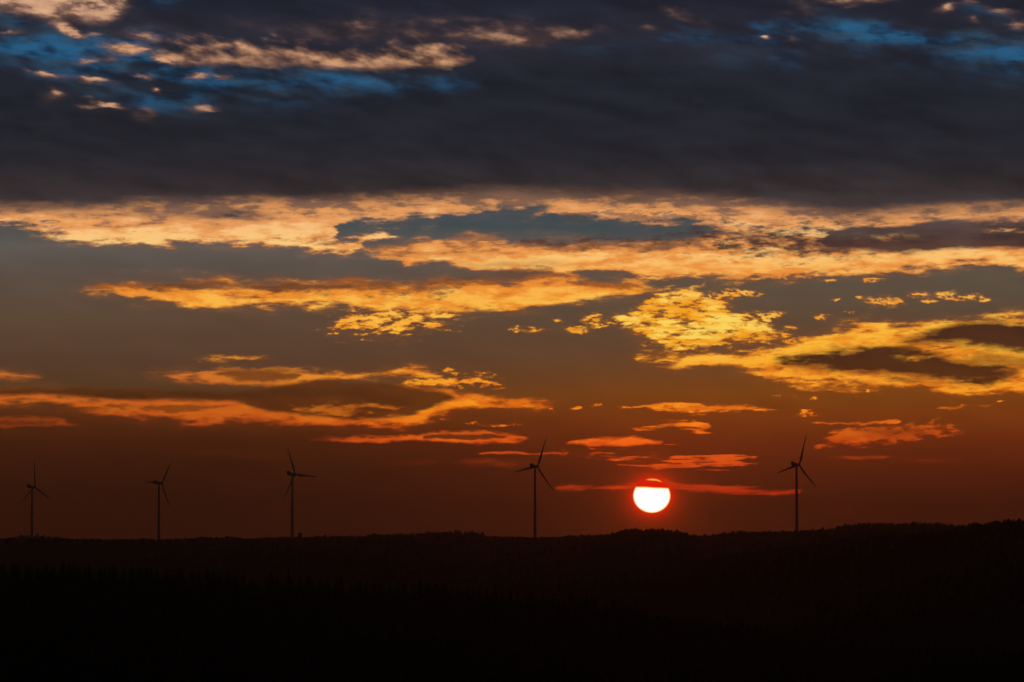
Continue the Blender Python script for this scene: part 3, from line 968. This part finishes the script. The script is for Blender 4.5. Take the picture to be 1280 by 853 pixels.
def blade_arrays():
    secs = []
    st = [(1.2, 1.9, 1.9, 0), (3.0, 1.9, 1.8, 0), (5.5, 2.7, 1.2, 14), (8.0, 3.4, 0.85, 12), (12, 3.1, 0.62, 9), (18, 2.5, 0.45, 6), (25, 1.9, 0.32, 3.5), (32, 1.4, 0.22, 1.5), (37, 1.0, 0.15, 0), (40, 0.6, 0.09, -0.5), (41, 0.12, 0.04, -0.5)]
    for z, ch, th, tw in st:
        ring = []
        for j in range(12):
            a = j * 2 * math.pi / 12
            u, v = math.cos(a) * 0.5, math.sin(a) * 0.5
            x_ = u * ch + (0.18 * ch if z > 4 else 0)
            y_ = v * th * (1 - 0.55 * u if z > 4 else 1)
            t = math.radians(tw)
            ring.append((x_ * math.cos(t) - y_ * math.sin(t), x_ * math.sin(t) + y_ * math.cos(t) + 0.0009 * z * z, z))
        secs.append(ring)
    return loft(secs)


def superbox(y, cx, cz, hw, hh, n=16, p=0.45):
    ring = []
    for j in range(n):
        a = -j * 2 * math.pi / n
        c, s = math.cos(a), math.sin(a)
        ring.append((cx + hw * math.copysign(abs(c) ** p, c), y, cz + hh * math.copysign(abs(s) ** p, s)))
    return ring


BLADE = make_mesh('blade', blade_arrays(), M_white)
NAC = make_mesh('nacelle', loft([superbox(-8.2, 0, 0.5, 1.3, 1.5), superbox(-7.8, 0, 0.4, 1.75, 1.9), superbox(-4, 0, 0.25, 2.0, 2.15), superbox(1.0, 0, 0.1, 1.9, 2.0), superbox(3.0, 0, 0.0, 1.6, 1.65), superbox(3.5, 0, 0, 1.3, 1.35)]), M_white)
COOL = make_mesh('cooler', loft([superbox(-8.6, 0, 2.7, 1.9, 1.25, p=0.3), superbox(-5.2, 0, 2.7, 1.9, 1.1, p=0.3)]), M_grey)
MAST = make_mesh('wind_vane', lathe([(0.09, 3.6), (0.06, 5.4), (0.22, 5.45), (0.05, 5.6)], 6), M_grey)
HUB = make_mesh('hub', lathe([(1.35, -1.35), (1.75, -0.9), (1.8, 0.4), (1.5, 1.4), (0.9, 2.1), (0.15, 2.4)], 16, 'y'), M_white)
for me in (BLADE, NAC, HUB):
    me.polygons.foreach_set('use_smooth', [True] * len(me.polygons))

TURB = [  # hub column, hub row, distance, yaw (deg from away-from-viewer towards the right), first blade angle (deg clockwise)
    (43.5, 609.0, 5970, 45, -4.3, 'wind turbine at the far left, its foot in a clump of trees'),
    (202.2, 604.3, 5669, 47, 33.4, 'wind turbine second from the left, one blade pointing level to the left'),
    (368.9, 593.1, 5285, 44, -25, 'wind turbine third from the left, upper blade leaning left, bush beside its foot'),
    (671.8, 583.5, 5138, 40, 20.5, 'wind turbine left of the setting sun, thin lit cloud behind its upper blade'),
    (999.0, 581.5, 4960, 46, 16, 'wind turbine to the right of the setting sun, rightmost of the row')]
for hx, hy, d, yaw, th0, label in TURB:
    az, el = angles(hx, hy)
    yr = math.radians(yaw)
    fw = Vector((math.sin(yr), math.cos(yr), 0))         # the rotor faces away and to the right
    hub = Vector((math.sin(az) * d, math.cos(az) * d, math.tan(el) * d))
    OVER = 5.0
    axis = hub - fw * OVER
    dist = math.hypot(axis.x, axis.y)
    pxb = CX + F * axis.x / axis.y
    gz = float(terrain(pxb, dist))
    root = empty('wind_turbine', (axis.x, axis.y, gz), -yr)
    tag(root, label, 'wind turbine', 'wind turbines along the far ridge')
    H = hub.z - gz
    prof = [(2.3, -0.5), (2.2, 0.4)]
    ns = 5
    for i in range(1, ns):
        t = i / ns
        rr = 2.2 - 0.95 * t
        z = t * (H - 2.0)
        prof += [(rr, z - 0.1), (rr + 0.05, z - 0.1), (rr + 0.05, z + 0.1), (rr, z + 0.1)]
    prof += [(1.25, H - 2.0)]
    tv, tf = lathe(prof, 20)
    tower = mesh_obj('tower', tv, tf, M_white, root)
    fv, ff = lathe([(4.5, -2.5), (4.5, 0.15), (4.2, 0.3)], 20)
    mesh_obj('foundation', fv, ff, M_concrete, root)
    dv, df = loft([superbox(-2.34, 0, 1.6, 0.5, 1.1, 8, 0.4), superbox(-2.10, 0, 1.6, 0.5, 1.1, 8, 0.4)])
    mesh_obj('door', dv, df, M_grey, tower)
    nac = bpy.data.objects.new('nacelle', NAC)
    for o, par, loc in ((nac, root, (0, 0, H)), (bpy.data.objects.new('cooler', COOL), nac, (0, 0, 0)), (bpy.data.objects.new('wind_vane', MAST), nac, (0, -6.5, 0)),
                        (bpy.data.objects.new('hub', HUB), root, (0, OVER, H))):
        col.objects.link(o)
        o.parent = par
        o.location = loc
    for i in range(3):
        b = bpy.data.objects.new('blade', BLADE)
        col.objects.link(b)
        b.parent = root
        b.location = (0, OVER, H)
        b.rotation_euler = (0, math.radians(th0 + 120 * i), 0)

# ------------------------------------------------------------------ air
bm_v = [(-9600, -9600, -110), (9600, -9600, -110), (9600, 9600, -110), (-9600, 9600, -110), (-9600, -9600, 190), (9600, -9600, 190), (9600, 9600, 190), (-9600, 9600, 190)]
bm_f = [(0, 3, 2, 1), (4, 5, 6, 7), (0, 1, 5, 4), (1, 2, 6, 5), (2, 3, 7, 6), (3, 0, 4, 7)]
hm = bpy.data.materials.new('evening_haze')
hm.use_nodes = True
ht = hm.node_tree
for n in list(ht.nodes):
    ht.nodes.remove(n)
ho = ht.nodes.new('ShaderNodeOutputMaterial')
hv = ht.nodes.new('ShaderNodeVolumePrincipled')
hv.inputs['Color'].default_value = (0.86, 0.84, 0.84, 1)
hv.inputs['Density'].default_value = 1.6e-5
hv.inputs['Anisotropy'].default_value = 0.9
ht.links.new(hv.outputs[0], ho.inputs['Volume'])
haze = mesh_obj('haze', bm_v, bm_f, hm)
tag(haze, 'thin evening haze over the whole valley', 'haze', kind='stuff')
